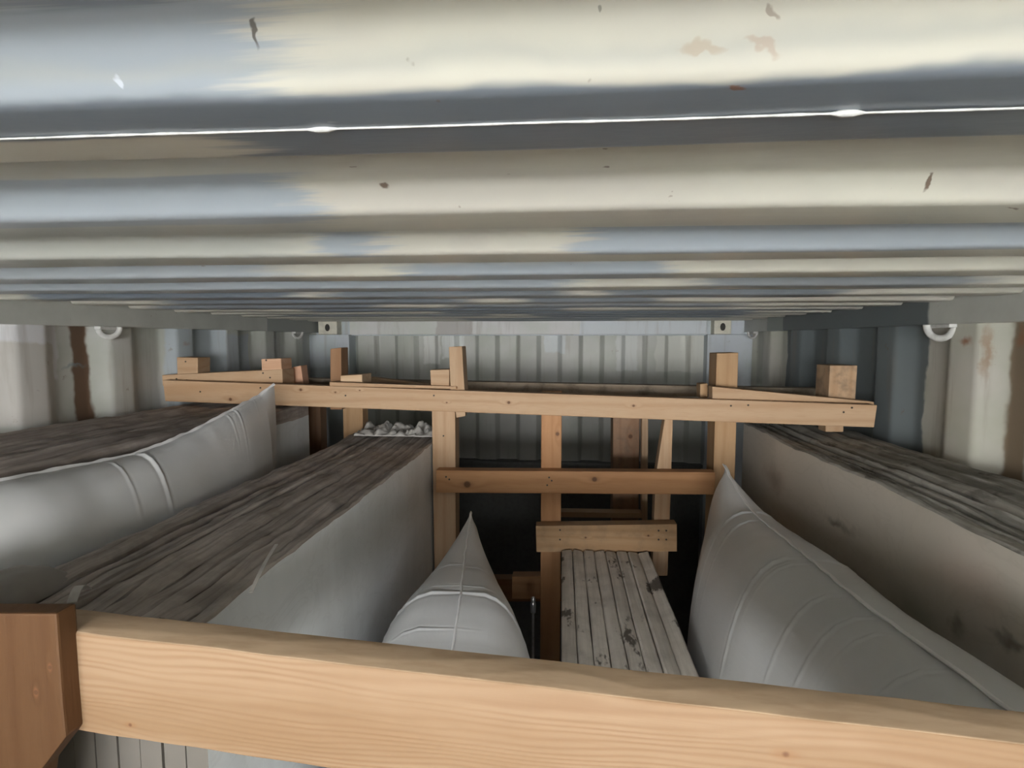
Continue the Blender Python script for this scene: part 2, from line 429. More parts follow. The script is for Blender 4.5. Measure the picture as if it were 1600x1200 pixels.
def boxv(x0, x1, y0, y1, z0, z1):
    return extrude([Vector((x0, y0, z0)), Vector((x1, y0, z0)), Vector((x1, y0, z1)), Vector((x0, y0, z1))], y1 - y0)
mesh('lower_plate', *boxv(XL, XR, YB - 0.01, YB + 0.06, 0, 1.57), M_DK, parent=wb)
mesh('panel_ledge', *boxv(XL + 0.1, XR - 0.1, YB - 0.05, YB + 0.03, 1.57, 1.588), M_DK, parent=wb, bev=0.003)

floor = tag(mesh('floor', *boxv(XL - 0.05, XR + 0.05, YD, YB + 0.06, -0.03, 0.0), M_FLOOR), kind='structure')
M_GR = plain('pale_concrete_yard', (0.58, 0.56, 0.53), 0.85, 0, 3)
ground = tag(mesh('yard_ground', [(-30, -40, -0.035), (30, -40, -0.035), (30, 20, -0.035), (-30, 20, -0.035)], [(0, 1, 2, 3)], M_GR), kind='structure')

# top side rails
def rail_mat(patches):
    t = NT('painted_top_rail'); v = t.coord(); x = t.xyz(v)
    n = t.noise(v, 6.0, 4, 0.6)
    c = t.mix(t.smooth(n, 0.3, 0.7), (0.56, 0.57, 0.535), (0.48, 0.49, 0.46))
    yw = t.math('ADD', x[1], t.math('MULTIPLY_ADD', t.noise(v, 20, 2), 0.02, -0.01))
    for (y0, y1, col) in patches:
        c = t.mix(box_mask(t, yw, x[2], y0, y1, -9, 9, 0.006, 0.01), c, col)
    ch = t.smooth(t.noise(v, 30.0, 4, 0.7), 0.68, 0.72)
    c = t.mix(t.math('MULTIPLY', ch, 0.5), c, (0.15, 0.11, 0.08))
    return t.out(c, 0.42, n, 0.1, 0.004)
ZC = 2.381
def rail(name, xs, mat, ylo=YD, yhi=YB):
    x0, x1 = min(xs), max(xs)
    tag(mesh(name, *boxv(x0, x1, ylo, yhi, 2.318, ZR + 0.012), mat, bev=0.003), kind='structure')
rail('trim_1', (XL - 0.06, XL + 0.012), rail_mat([(2.5, 3.2, (0.33, 0.35, 0.34))]))
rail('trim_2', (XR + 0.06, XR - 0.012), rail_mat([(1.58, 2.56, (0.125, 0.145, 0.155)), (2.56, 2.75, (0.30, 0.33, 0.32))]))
# back header and corner posts
M_HD = steel_wall('x', (0.74, 0.73, 0.73), [(-0.70, -0.50, 2.2, 2.6, (0.52, 0.50, 0.48)), (0.10, 0.9, 2.2, 2.6, (0.68, 0.72, 0.76))], 0.35, dark_z=0)
M_CP = steel_wall('x', (0.58, 0.62, 0.68), [], 0.2, dark_z=1.95)
M_CC = plain('chipped_yellowish_white_paint', (0.74, 0.71, 0.60), 0.5, 0, 25)
hl = P(546, 510, YB - 0.06).x; hr = P(1105, 510, YB - 0.06).x
tag(mesh('trim_3', *boxv(hl, hr, YB - 0.06, YB + 0.05, 2.306, ZR + 0.012), M_HD, bev=0.003), kind='structure')
tag(mesh('trim_4', *boxv(XL - 0.08, hl, YB - 0.075, YB + 0.05, 0, 2.306), M_CP, bev=0.004), kind='structure')
tag(mesh('trim_5', *boxv(hr, XR + 0.08, YB - 0.075, YB + 0.05, 0, 2.306), M_CP, bev=0.004), kind='structure')
for nm, (a, b) in (('trim_6', (497, 526)), ('trim_7', (1116, 1143))):
    x0 = P(a, 510, YB - 0.10).x; x1 = P(b, 510, YB - 0.10).x
    o = tag(mesh(nm, *boxv(x0, x1, YB - 0.10, YB + 0.04, 2.306, ZR + 0.012), M_CC, bev=0.006), kind='structure')
    cx = (x0 + x1) / 2
    # dark slot of the casting
    sl = extrude([Vector((cx + 0.014 * math.cos(q / 10 * 6.283), YB - 0.1012, 2.345 + 0.021 * math.sin(q / 10 * 6.283))) for q in range(10)], 0.004)
    mesh('casting_slot', *sl, plain('dark_slot', (0.05, 0.045, 0.04), 0.8), parent=o)
tag(mesh('trim_8', *boxv(XL - 0.08, XR + 0.08, YB - 0.03, YB + 0.06, 2.30, ZR + 0.012), M_CP, bev=0.002), kind='structure')

# lashing rings under the rails
M_RING = plain('chipped_white_ring_paint', (0.62, 0.62, 0.60), 0.45, 0, 60)
def ring(px, py, wall, R, r, label):
    """half ring welded to the wall; stands across it, opening down"""
    Y = None
    # find Y where the wall plane is hit at px
    d = FW + RT * ((px - 800) / F_PX) + UP * ((600 - py) / F_PX)
    xw = (XL + 0.012) if wall < 0 else (XR - 0.012)
    k = xw / d.x; c = CAM + d * k
    base = Vector((xw, c.y, 2.318))
    t = empty('lashing_ring', base)
    tag(t, label, 'ring', 'lashing rings below the side rails')
    vs = []; fs = []; NA = 26; NB = 10
    for i in range(NA + 1):
        an = math.pi + math.pi * i / NA
        # ring plane: diagonal to the wall
        u = Vector((-wall * 0.45, 0.9, 0)).normalized(); 
        cc = base + u * (R * math.cos(an)) + Vector((-wall * -0.0, 0, 0)) + Vector((0, 0, R * 1.05 * math.sin(an)))
        rad = (u * math.cos(an) + Vector((0, 0, math.sin(an)))).normalized()
        nr = u.cross(Vector((0, 0, 1))).normalized()
        for j in range(NB):
            b = j / NB * 2 * math.pi
            vs.append(cc + rad * (r * math.cos(b)) + nr * (r * math.sin(b)))
    for i in range(NA):
        for j in range(NB):
            a = i * NB + j; b = i * NB + (j + 1) % NB
            fs.append((a, b, b + NB, a + NB))
    fs.append(tuple(range(NB))); fs.append(tuple(range(NA * NB + NB - 1, NA * NB - 1, -1)))
    mesh('ring_bar', vs, fs, M_RING, parent=t, smooth=True)
    mesh('weld_tab', *boxv(base.x - 0.010, base.x + 0.010, base.y - R - 0.012, base.y + R + 0.012, 2.3095, 2.3185), M_RING, parent=t, bev=0.002)
ring(170, 512, -1, 0.030, 0.0085, 'white lashing ring nearest on the left wall, beside the brown groove')
ring(465, 522, -1, 0.030, 0.0065, 'small far lashing ring on the left wall near the back corner')
ring(1470, 508, 1, 0.034, 0.009, 'white lashing ring on the right wall with rust stains around it')
ring(1176, 518, 1, 0.030, 0.0065, 'small far lashing ring on the right wall near the back corner')

# ------------------------------------------------------------------ stone slabs
CZ = CAM.z
def slab_stack(x0, x1, htop, y0, y1, n, mats, label, group, wav=0.012, rough=0.008, outer=None, lean=0.0, far_drop=0.0, bow=0.0, seed=0, names=None, step=None):
    """n upright slabs side by side from x0 to x1; top edges broken and wavy"""
    rnd = random.Random(seed)
    T = (x1 - x0) / n; NY = 54
    for i in range(n):
        a = x0 + i * T + 0.0008; b = x0 + (i + 1) * T - 0.0012
        dh = rnd.uniform(-rough, rough) * 0.9; ph = rnd.uniform(0, 99)
        yA = y0 + rnd.uniform(-0.0015, 0.0015); yB_ = y1 + (rnd.uniform(-0.05, 0.03) if htop < 0.6 else 0)
        vs = []; fs = []; mi = []
        if htop > 0.6: dh *= 0.3
        # section: bottom-left, bottom-right, shoulder right, crown right, crown mid, crown left, shoulder left
        tilt = rnd.uniform(-0.004, 0.004)
        for j in range(NY + 1):
            y = yA + (yB_ - yA) * j / NY
            q = (y - y0) / (y1 - y0)
            top = CZ - htop + dh + (step[i] if step else 0)
            top += wav * noise.noise(Vector((y * 2.2, seed * 3.1, 0))) + rough * noise.noise(Vector((y * 9, ph, 1))) + rough * 0.5 * noise.noise(Vector((y * 30, ph, 2)))
            top -= far_drop * max(0, q - 0.8) * 5
            bw = bow * math.sin(math.pi * min(max(q, 0), 1)) + (0.0015 * noise.noise(Vector((y * 5, ph, 7))))
            wx = bw
            c = 0.003 + 0.002 * rnd.random()
            la = a + wx; lb = b + wx
            g = rough * 0.35
            vs += [(la - lean, y, 0.0), (lb - lean, y, 0.0), (lb, y, top - 0.05), (lb, y, top - c + tilt), (lb - c, y, top + tilt + g * noise.noise(Vector((y * 40, ph, 3)))),
                   ((la + lb) / 2, y, top + g * noise.noise(Vector((y * 40, ph, 4)))), (la + c, y, top - tilt + g * noise.noise(Vector((y * 40, ph, 5)))), (la, y, top - c - tilt), (la, y, top - 0.05)]
        K = 9
        def slot(s):
            if s in (3, 4, 5, 6) or (s == 2 and (i < n - 1 or htop < 0.23)) or (s == 7 and i > 0): return 1
            if (s == 1 and i < n - 1) or (s == 8 and i > 0): return 2
            return 0
        for j in range(NY):
            for s in range(K):
                p = j * K + s; r = j * K + (s + 1) % K
                fs.append((p, r, r + K, p + K))
                mi.append(slot(s))
        fs.append(tuple(range(K))); mi.append(2)
        fs.append(tuple(range(NY * K + K - 1, NY * K - 1, -1))); mi.append(1)
        fm = mats[0]
        if outer and i in outer: fm = outer[i]
        loc = Vector(((a + b) / 2, (y0 + y1) / 2, 0))
        o = mesh('stone_slab', vs, fs, [fm, mats[1], M_CUT], loc=loc, midx=mi)
        for p in o.data.polygons: p.use_smooth = True
        o.data.set_sharp_from_angle(angle=math.radians(40))
        tag(o, label(i), 'slab', group, 'thing')

ORD = ['first', 'second', 'third', 'fourth', 'fifth', 'sixth', 'seventh', 'eighth', 'ninth', 'tenth', 'eleventh', 'twelfth']
M_F2 = slab_face('white_marble_face', (0.80, 0.83, 0.85), (0.62, 0.64, 0.65), 0.25, 2.0, 0.35, (1, 2.5, 0.5))
M_E2 = slab_edge('raw_grey_brown_slab_edge', (0.53, 0.475, 0.44), (0.31, 0.27, 0.24))
M_E1 = slab_edge('raw_brown_slab_edge', (0.52, 0.46, 0.42), (0.30, 0.255, 0.23))
M_E4 = slab_edge('mottled_grey_green_slab_edge', (0.41, 0.39, 0.355), (0.20, 0.19, 0.165), 0.5)
M_E3 = slab_edge('off_white_spotted_slab_edge', (0.72, 0.68, 0.62), (0.56, 0.525, 0.47), 0.85)
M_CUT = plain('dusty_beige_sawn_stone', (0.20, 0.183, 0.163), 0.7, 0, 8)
def rel(x, y, z, lx, ly): return (x - lx, y - ly, z)
S4 = dict(x0=0.630, x1=0.925, y0=0.60, y1=1.97)
lx4 = S4['x0'] + (S4['x1'] - S4['x0']) / 20; ly4 = (S4['y0'] + S4['y1']) / 2
def st(px, py):
    d = FW + RT * ((px - 800) / F_PX) + UP * ((600 - py) / F_PX); k = S4['x0'] / d.x; c = CAM + d * k
    return (c.x - lx4, c.y - ly4, c.z)
M_F4 = slab_face('beige_marble_face', (0.54, 0.495, 0.435), (0.42, 0.385, 0.33), 0.25, 2.2, 0.4, (1, 0.8, 1.2), [
    (st(1310, 815), (0.5, 0.11, 0.018), (0.13, 0.11, 0.08), 0.8), (st(1210, 745), (0.5, 0.10, 0.05), (0.24, 0.18, 0.14), 0.6),
    (st(1500, 990), (0.5, 0.03, 0.03), (0.17, 0.15, 0.11), 0.7), (st(1420, 950), (0.5, 0.10, 0.06), (0.30, 0.30, 0.23), 0.6),
    (st(1590, 1010), (0.5, 0.05, 0.012), (0.12, 0.10, 0.08), 0.8), (st(1500, 900), (0.5, 0.14, 0.07), (0.55, 0.42, 0.36), 0.4)])

slab_stack(-1.345, -0.925, 0.225, 0.60, 1.97, 13, (M_F2, M_E1), lambda i: 'rough brown-topped stone slab in the far left stack, %s' % ('hard against the left wall' if i == 0 else ('edge beside the left airbag' if i == 12 else '%s from the left wall' % ORD[i])),
           'stone slabs in the far left stack', wav=0.010, rough=0.005, seed=3)
slab_stack(-0.755, -0.428, 0.338, 0.60, 1.98, 11, (M_F2, M_E2), lambda i: 'grey-brown topped stone slab in the tall middle stack, %s' % ('next to the left airbag' if i == 0 else ('whose white face fronts the centre airbag' if i == 10 else '%s slab from the left airbag' % ORD[i])),
           'stone slabs in the middle stack', wav=0.014, rough=0.006, seed=5)
slab_stack(0.004, 0.276, 0.664, 0.62, 1.70, 8, (M_F2, M_E3), lambda i: 'off-white spotted stone slab in the low stack, %s' % ('leftmost, beside the centre airbag' if i == 0 else ('rightmost, beside the large right airbag' if i == 7 else '%s slab from its left edge' % ORD[i])),
           'stone slabs in the low stack', wav=0.001, rough=0.0012, seed=8)
slab_stack(S4['x0'], S4['x1'], 0.288, S4['y0'], S4['y1'], 10, (M_F4, M_E4), lambda i: 'mottled grey stone slab in the right stack, %s' % ('whose broad beige face looks left' if i == 0 else ('nearest the right wall' if i == 9 else '%s slab from the beige face' % ORD[i])),
           'stone slabs in the right stack', wav=0.012, rough=0.005, seed=11)

# ------------------------------------------------------------------ dunnage airbags
def smin(a): return max(0.0, min(1.0, a))
def airbag(stations, mat, seam_mat, label, pinches, NT_=56, seam_w=0.012, seed=1, seam_fold=0.0, rflat=1.0):
    """stations (y, seam x, seam z, left half width, right half width, drop, power); pinches (y, side, strength, width, reach)"""
    ys = [s[0] for s in stations]
    def at(y):
        for i in range(len(ys) - 1):
            if (ys[i] - y) * (ys[i + 1] - y) <= 0:
                f = (y - ys[i]) / (ys[i + 1] - ys[i])
                # Catmull-Rom
                p0 = stations[max(i - 1, 0)]; p1 = stations[i]; p2 = stations[i + 1]; p3 = stations[min(i + 2, len(ys) - 1)]
                return [0.5 * ((2 * p1[k]) + (-p0[k] + p2[k]) * f + (2 * p0[k] - 5 * p1[k] + 4 * p2[k] - p3[k]) * f * f + (-p0[k] + 3 * p1[k] - 3 * p2[k] + p3[k]) * f ** 3) for k in range(1, 7)]
        return list(stations[-1][1:])
    yA, yB_ = ys[0], ys[-1]; NY = 560
    base = Vector((stations[0][1], (yA + yB_) / 2, 0))
    t = empty('dunnage_airbag', base); tag(t, label, 'airbag', 'inflated airbags between the slab stacks')
    vs = []; fs = []; rows = []
    half = NT_ // 2
    for j in range(NY + 1):
        y = yA + (yB_ - yA) * j / NY
        sx, sz, wl, wr, D, pw = at(y)
        wl = max(wl, 0.0015); wr = max(wr, 0.0015)
        for i in range(NT_):
            side = 1 if i < half else -1
            th = (i / half) * math.pi if side == 1 else ((NT_ - i) / half) * math.pi
            # th 0 = top seam, pi = bottom
            wdt = wr if side == 1 else wl
            s = math.sin(th); x = sx + side * wdt * (abs(s) ** pw)
            z = sz - D * (1 - math.cos(th)) * ((rflat + (1 - rflat) * th / math.pi) if side == 1 else 1)
            d = 0.0
            arc = th / math.pi
            for (py_, sd, k, wd, reach) in pinches:
                if sd == 0 or sd == side:
                    curve = py_ - (arc ** 1.3) * 0.13 * (1 if k > 0 else 1)
                    u = (y - curve) / (wd * 0.33)
                    if abs(u) < 4:
                        prof = math.exp(-u * u) - 0.55 * math.exp(-(u - 1.7) ** 2) - 0.35 * math.exp(-(u + 1.9) ** 2)
                        f = max(0.0, 1 - arc / reach) * min(1.0, arc * 30 + 0.25)
                        d += abs(k) * 0.6 * prof * f
            d += 0.0030 * noise.noise(Vector((x * 5, y * 5, seed))) * min(1, arc * 6)
            d += 0.0012 * noise.noise(Vector((arc * 9, y * 24, seed + 4))) * max(0, 1 - arc * 3)
            vs.append((x + side * d * (0.35 + 0.65 * s), y, z + d * math.cos(th)))
    for j in range(NY):
        for i in range(NT_):
            a = j * NT_ + i; b = j * NT_ + (i + 1) % NT_
            fs.append((a, b, b + NT_, a + NT_))
    fs.append(tuple(range(NT_))); fs.append(tuple(range(NY * NT_ + NT_ - 1, NY * NT_ - 1, -1)))
    body = mesh('inflated_body', vs, fs, mat, parent=t, smooth=True, sharp=75)
    # folded seam strip along the top
    vs = []; fs = []
    for j in range(NY + 1):
        y = yA + (yB_ - yA) * j / NY
        sx, sz = at(y)[:2]
        wob = 0.0035 * noise.noise(Vector((y * 22, seed, 0))); wob2 = 0.0030 * noise.noise(Vector((y * 30, seed, 9)))
        wdt = seam_w * (0.75 + 0.5 * noise.noise(Vector((y * 14, seed, 5))))
        c = Vector((sx + wob, y, sz + 0.0008))
        e = Vector((seam_fold, 0, 1)).normalized() if seam_fold else Vector((0, 0, 1))
        nrm = Vector((e.z, 0, -e.x))
        top = c + e * (wdt * 0.7 + wob2) 
        for p in (c - nrm * 0.0035 - e * 0.003, top - nrm * 0.0010, top + nrm * 0.0010, c + nrm * 0.0035 - e * 0.003): vs.append(p)
    for j in range(NY):
        for i in range(4):
            a = j * 4 + i; b = j * 4 + (i + 1) % 4
            fs.append((a, b, b + 4, a + 4))
    fs.append((0, 1, 2, 3)); fs.append(tuple(NY * 4 + q for q in (3, 2, 1, 0)))
    mesh('folded_seam', vs, fs, seam_mat, parent=t, smooth=True, sharp=60)
    return t

M_BAG = bag_mat('white_woven_bag_film', (0.70, 0.71, 0.72))
M_SEAM = bag_mat('white_seam_film', (0.88, 0.88, 0.89))

def BP(px, py, Y): 
    p = P(px, py, Y); return p.x, p.z
def stn(px, py, Y, wl, wr, D, pw): x, z = BP(px, py, Y); return (Y, x, z, wl, wr, D, pw)

# right bag
airbag([
    stn(1133, 728, 1.62, 0.003, 0.003, 0.16, 1.0), stn(1139, 744, 1.56, 0.062, 0.03, 0.24, 0.9),
    stn(1172, 795, 1.38, 0.145, 0.085, 0.40, 0.8), stn(1264, 873, 1.05, 0.178, 0.135, 0.50, 0.68),
    stn(1351, 945, 0.86, 0.185, 0.15, 0.60, 0.74), stn(1440, 1010, 0.73, 0.19, 0.155, 0.6, 0.74),
    stn(1530, 1075, 0.63, 0.19, 0.155, 0.6, 0.74), stn(1595, 1125, 0.58, 0.18, 0.15, 0.58, 0.8)],
    M_BAG, M_SEAM, 'large white airbag on the right, swelling beside the low slab stack', [
    (1.36, -1, 0.0075, 0.012, 0.42), (1.30, -1, 0.005, 0.012, 0.36), (1.06, -1, 0.0085, 0.013, 0.4), (1.03, -1, 0.004, 0.010, 0.2), (0.90, -1, 0.005, 0.010, 0.33),
    (0.82, -1, 0.005, 0.010, 0.33), (0.77, -1, 0.003, 0.008, 0.25), (0.67, -1, 0.006, 0.008, 0.28), (1.36, 1, 0.006, 0.012, 0.3), (1.05, 1, 0.006, 0.012, 0.3)], seed=2, seam_w=0.012, seam_fold=-1.3, rflat=0.35)
# centre bag
airbag([
    stn(736, 800, 1.45, 0.007, 0.007, 0.10, 1.0), stn(735, 812, 1.41, 0.040, 0.036, 0.20, 0.95), stn(728, 862, 1.26, 0.125, 0.105, 0.34, 0.75),
    stn(720, 922, 1.08, 0.198, 0.165, 0.42, 0.56), stn(708, 1005, 0.93, 0.218, 0.180, 0.46, 0.52), stn(696, 1075, 0.82, 0.21, 0.178, 0.46, 0.52), stn(690, 1130, 0.74, 0.12, 0.12, 0.4, 0.7)],
    M_BAG, M_SEAM, 'pointed white airbag standing in the centre gap', [
    (1.075, 0, 0.0065, 0.010, 0.5), (1.20, -1, 0.004, 0.008, 0.22), (1.19, 1, 0.003, 0.008, 0.15), (0.97, -1, 0.003, 0.007, 0.3), (1.10, 0, 0.003, 0.006, 0.2)], seed=6, seam_w=0.004)
# left bag
airbag([
    stn(428, 601, 1.61, 0.003, 0.003, 0.12, 1.0), stn(405, 618, 1.54, 0.012, 0.035, 0.20, 0.95), stn(362, 641, 1.395, 0.012, 0.065, 0.30, 0.85),
    stn(285, 680, 1.20, 0.012, 0.10, 0.40, 0.8), stn(205, 710, 1.05, 0.012, 0.125, 0.46, 0.75), stn(100, 732, 0.90, 0.012, 0.13, 0.5, 0.72),
    stn(0, 751, 0.788, 0.012, 0.13, 0.5, 0.7), stn(-190, 800, 0.633, 0.012, 0.09, 0.5, 0.72), stn(-260, 825, 0.588, 0.012, 0.07, 0.45, 0.8)],
    M_BAG, M_SEAM, 'white airbag on the left, wedged between the two left slab stacks', [
    (1.06, 1, 0.0065, 0.013, 0.5), (1.50, 1, 0.0022, 0.009, 0.25), (1.40, 1, 0.0035, 0.010, 0.4), (1.36, 1, 0.002, 0.010, 0.3), (0.98, 1, 0.003, 0.010, 0.4)], seed=9, seam_w=0.006, seam_fold=-0.3)

# ------------------------------------------------------------------ timber bracing frames
M_NAIL = plain('dark_nail_head', (0.07, 0.055, 0.045), 0.5, 0.6, 200)
M_ENDG = plain('sawn_end_grain', (0.60, 0.42, 0.27), 0.8, 0, 160)
PINE = (0.46, 0.295, 0.16); PALE = (0.49, 0.335, 0.21); ORANGE = (0.46, 0.245, 0.115); BROWN = (0.26, 0.135, 0.065)

def timber(name, parent, poly, T, base=PINE, axis='x', knots=(), nails=(), to_floor=False, label=None, dirt=0.0, contrast=1.0, bev=0.0025, d=Vector((0, 1, 0)), ring=26.0):
    """front face polygon poly = [(px, py, Y)...]; extruded back by T. knots/nails = pixels on the front face"""
    pts = [P(*p) for p in poly]
    if to_floor:                         # last two corners drop vertically to the floor
        for i in (2, 3):
            j = 1 if i == 2 else 0
            if len(pts) == 4: pts[i] = Vector((pts[i].x, pts[i].y, 0.0))
    vs, fs = extrude(pts, T, d)
    b0 = origin(parent)
    n = (pts[1] - pts[0]).cross(pts[-1] - pts[0]).normalized()
    def onface(px, py):
        dr = P(px, py, 1.0) - CAM
        k = (pts[0] - CAM).dot(n) / dr.dot(n); return CAM + dr * k
    m = wood(base, axis, contrast, dirt, [(tuple(onface(a, b) - b0), r) for a, b, r in knots], ring)
    o = mesh(name, vs, fs, m, parent=parent, bev=bev)
    if label: o['label'] = label
    for (px, py) in nails:
        c = onface(px, py); nn = n if n.y < 0 else -n
        ux = Vector((1, 0, 0)); uz = Vector((0, 0, 1)); r = 0.0030
        ring_ = [c + nn * 0.0012 + (ux * math.cos(q * math.pi / 4) + uz * math.sin(q * math.pi / 4)) * r for q in range(8)]
        v2, f2 = extrude(ring_, 0.004, -nn)
        mesh('nail_head', v2, f2, M_NAIL, parent=o)
    return o

YM = 1.72
# ---- middle frame
fr = empty('timber_brace_frame', (0.0, 1.80, 0.0))
tag(fr, 'large pine bracing frame with a long top beam standing across behind the airbags', 'frame')
timber('cross_beam', fr, [(254, 594, 1.77), (1371, 633, 1.66), (1366, 668, 1.66), (258, 627, 1.77)], 0.045, PALE, 'x',
       knots=[(795, 629, 0.006), (990, 634, 0.005), (470, 609, 0.006), (360, 624, 0.007), (524, 613, 0.004), (562, 610, 0.003), (698, 629, 0.003)],
       nails=[(313, 612), (407, 606), (540, 618), (678, 618), (1142, 634), (1169, 633), (1331, 637), (1318, 644)], label='long pale pine beam with knots, topmost of the frame')
timber('cross_beam', fr, [(681, 735, YM), (1118, 738, YM), (1116, 773, YM), (681, 770, YM)], 0.045, ORANGE, 'x',
       knots=[(929, 749, 0.010), (730, 757, 0.014)], nails=[(858, 746), (862, 751), (855, 758), (702, 749), (697, 745)], label='orange pine rail below the long beam')
timber('cross_beam', fr, [(837, 822, 1.715), (1058, 819, 1.715), (1058, 862, 1.715), (838, 863, 1.715)], 0.045, PINE, 'x',
       knots=[(1013, 837, 0.004), (915, 840, 0.004)], nails=[(875, 828), (875, 843), (1029, 829), (1041, 829), (1029, 843), (1041, 843)], label='short pine rail over the low slab stack', dirt=0.25)
# posts
timber('post', fr, [(674, 610, 1.766), (711, 611, 1.766), (711, 900, 1.766), (682, 900, 1.766)], 0.07, PALE, 'z', to_floor=True, nails=[(693, 681)], label='upright left of the orange rail')
timber('post', fr, [(846, 612, 1.766), (878, 612, 1.766), (876, 900, 1.766), (844, 900, 1.766)], 0.045, ORANGE, 'z', to_floor=True, knots=[(871, 678, 0.008)], label='knotted upright at the left of the low slab stack')
p = timber('post', fr, [(1041, 640, 1.766), (1052, 640, 1.766), (1048, 775, 1.766), (1043, 900, 1.766), (1019, 900, 1.766), (1023, 775, 1.766), (1026, 735, 1.766)], 0.045, PALE, 'z', label='upright with a waney narrow top')
timber('post', fr, [(1120, 552, 1.815), (1154, 551, 1.815), (1147, 900, 1.815), (1112, 900, 1.815)], 0.09, PINE, 'z', to_floor=True, label='thick upright rising above the beam at right')
timber('post', fr, [(436, 612, 2.02), (462, 612, 2.02), (466, 800, 2.02), (446, 800, 2.02)], 0.06, PINE, 'z', to_floor=True)
timber('post', fr, [(535, 610, 2.02), (566, 610, 2.02), (566, 800, 2.02), (537, 800, 2.02)], 0.06, PINE, 'z', to_floor=True)
timber('post', fr, [(1290, 645, 1.74), (1318, 645, 1.74), (1318, 675, 1.74), (1290, 675, 1.74)], 0.05, PALE, 'z')
# doubled boards behind the long beam
timber('backing_board', fr, [(253, 586, 1.817), (441, 577, 1.817), (442, 606, 1.817), (254, 603, 1.817)], 0.085, PALE, 'x', nails=[(276, 592), (292, 594), (411, 583), (422, 590)], label='pale backing board tapering up to the right')
timber('backing_board', fr, [(1113, 604, 1.712), (1366, 628, 1.712), (1366, 640, 1.712), (1113, 634, 1.712)], 0.045, PALE, 'x', label='thin backing board at the right end')
timber('lath', fr, [(515, 597, 1.745), (713, 604, 1.73), (713, 608, 1.73), (515, 603, 1.745)], 0.06, PALE, 'x', bev=0.001, label='thin lath lying on the long beam')
# blocks and stubs on top
timber('block', fr, [(276, 558, 1.835), (309, 559, 1.835), (309, 585, 1.835), (277, 585, 1.835)], 0.07, PALE, 'x', nails=[(290, 565)])
timber('block', fr, [(408, 561, 1.82), (439, 560, 1.82), (440, 579, 1.82), (409, 579, 1.82)], 0.075, (0.66, 0.42, 0.28), 'x', nails=[(416, 563)])
timber('block', fr, [(457, 574, 1.92), (470, 571, 1.92), (474, 601, 1.92), (457, 604, 1.92)], 0.05, (0.62, 0.36, 0.24), 'z')
timber('stub_post', fr, [(516, 545, 1.93), (533, 543, 1.93), (534, 640, 1.93), (516, 640, 1.93)], 0.065, (0.34, 0.19, 0.10), 'z', label='dark brown stub post')
timber('block', fr, [(532, 587, 1.79), (566, 585, 1.79), (566, 601, 1.79), (532, 603, 1.79)], 0.09, (0.64, 0.47, 0.31), 'x')
timber('block', fr, [(672, 578, 1.757), (702, 577, 1.757), (702, 606, 1.757), (673, 606, 1.757)], 0.055, PALE, 'x')
timber('stub_post', fr, [(701, 542, 1.745), (722, 541, 1.745), (726, 612, 1.745), (704, 612, 1.745)], 0.07, PALE, 'z', label='thin upright stub beside a square block')
timber('block', fr, [(712, 643, 1.765), (727, 644, 1.765), (727, 650, 1.765), (713, 653, 1.765)], 0.03, PALE, 'x', bev=0.001)
timber('block', fr, [(1094, 600, 1.80), (1106, 599, 1.80), (1106, 622, 1.80), (1094, 622, 1.80)], 0.05, PINE, 'z')
timber('block', fr, [(1297, 571, 1.765), (1340, 571, 1.765), (1336, 632, 1.765), (1294, 630, 1.765)], 0.09, PALE, 'z', dirt=0.5, label='dirty square block at the right end')
# low rails
timber('cross_beam', fr, [(800, 901, 1.82), (858, 901, 1.82), (858, 936, 1.82), (800, 936, 1.82)], 0.045, (0.42, 0.23, 0.11), 'x', label='short low brown rail')

# ---- rear frame
rf = empty('timber_rear_frame', (0.0, 2.15, 0.0))
tag(rf, 'weathered timber frame standing behind the pine bracing frame near the back wall', 'frame')
GREYW = (0.43, 0.36, 0.28)
timber('cross_beam', rf, [(468, 591, 2.10), (1282, 607, 2.10), (1282, 623, 2.10), (468, 612, 2.10)], 0.06, GREYW, 'x', dirt=0.55, label='grey weathered rear beam')
timber('post', rf, [(958, 615, 2.17), (1000, 615, 2.17), (1000, 900, 2.17), (962, 900, 2.17)], 0.10, (0.30, 0.18, 0.11), 'z', to_floor=True, knots=[(985, 682, 0.011)], dirt=0.4, label='dark knotted rear upright')
timber('post', rf, [(1003, 640, 2.10), (1013, 640, 2.10), (1012, 813, 2.10), (1003, 813, 2.10)], 0.04, (0.50, 0.36, 0.24), 'z')
timber('rail', rf, [(868, 800, 2.10), (1003, 802, 2.10), (1003, 810, 2.10), (868, 808, 2.10)], 0.05, (0.50, 0.34, 0.2), 'x', bev=0.001)
timber('post', rf, [(470, 612, 2.16), (500, 612, 2.16), (500, 800, 2.16), (470, 800, 2.16)], 0.06, (0.30, 0.18, 0.11), 'z', to_floor=True)
timber('diagonal_board', rf, [(578, 589, 2.06), (690, 602, 2.0), (690, 606, 2.0), (578, 596, 2.06)], 0.035, (0.56, 0.40, 0.26), 'x', bev=0.001)
timber('cross_beam', rf, [(700, 905, 2.16), (955, 905, 2.16), (955, 940, 2.16), (700, 940, 2.16)], 0.05, BROWN, 'x')

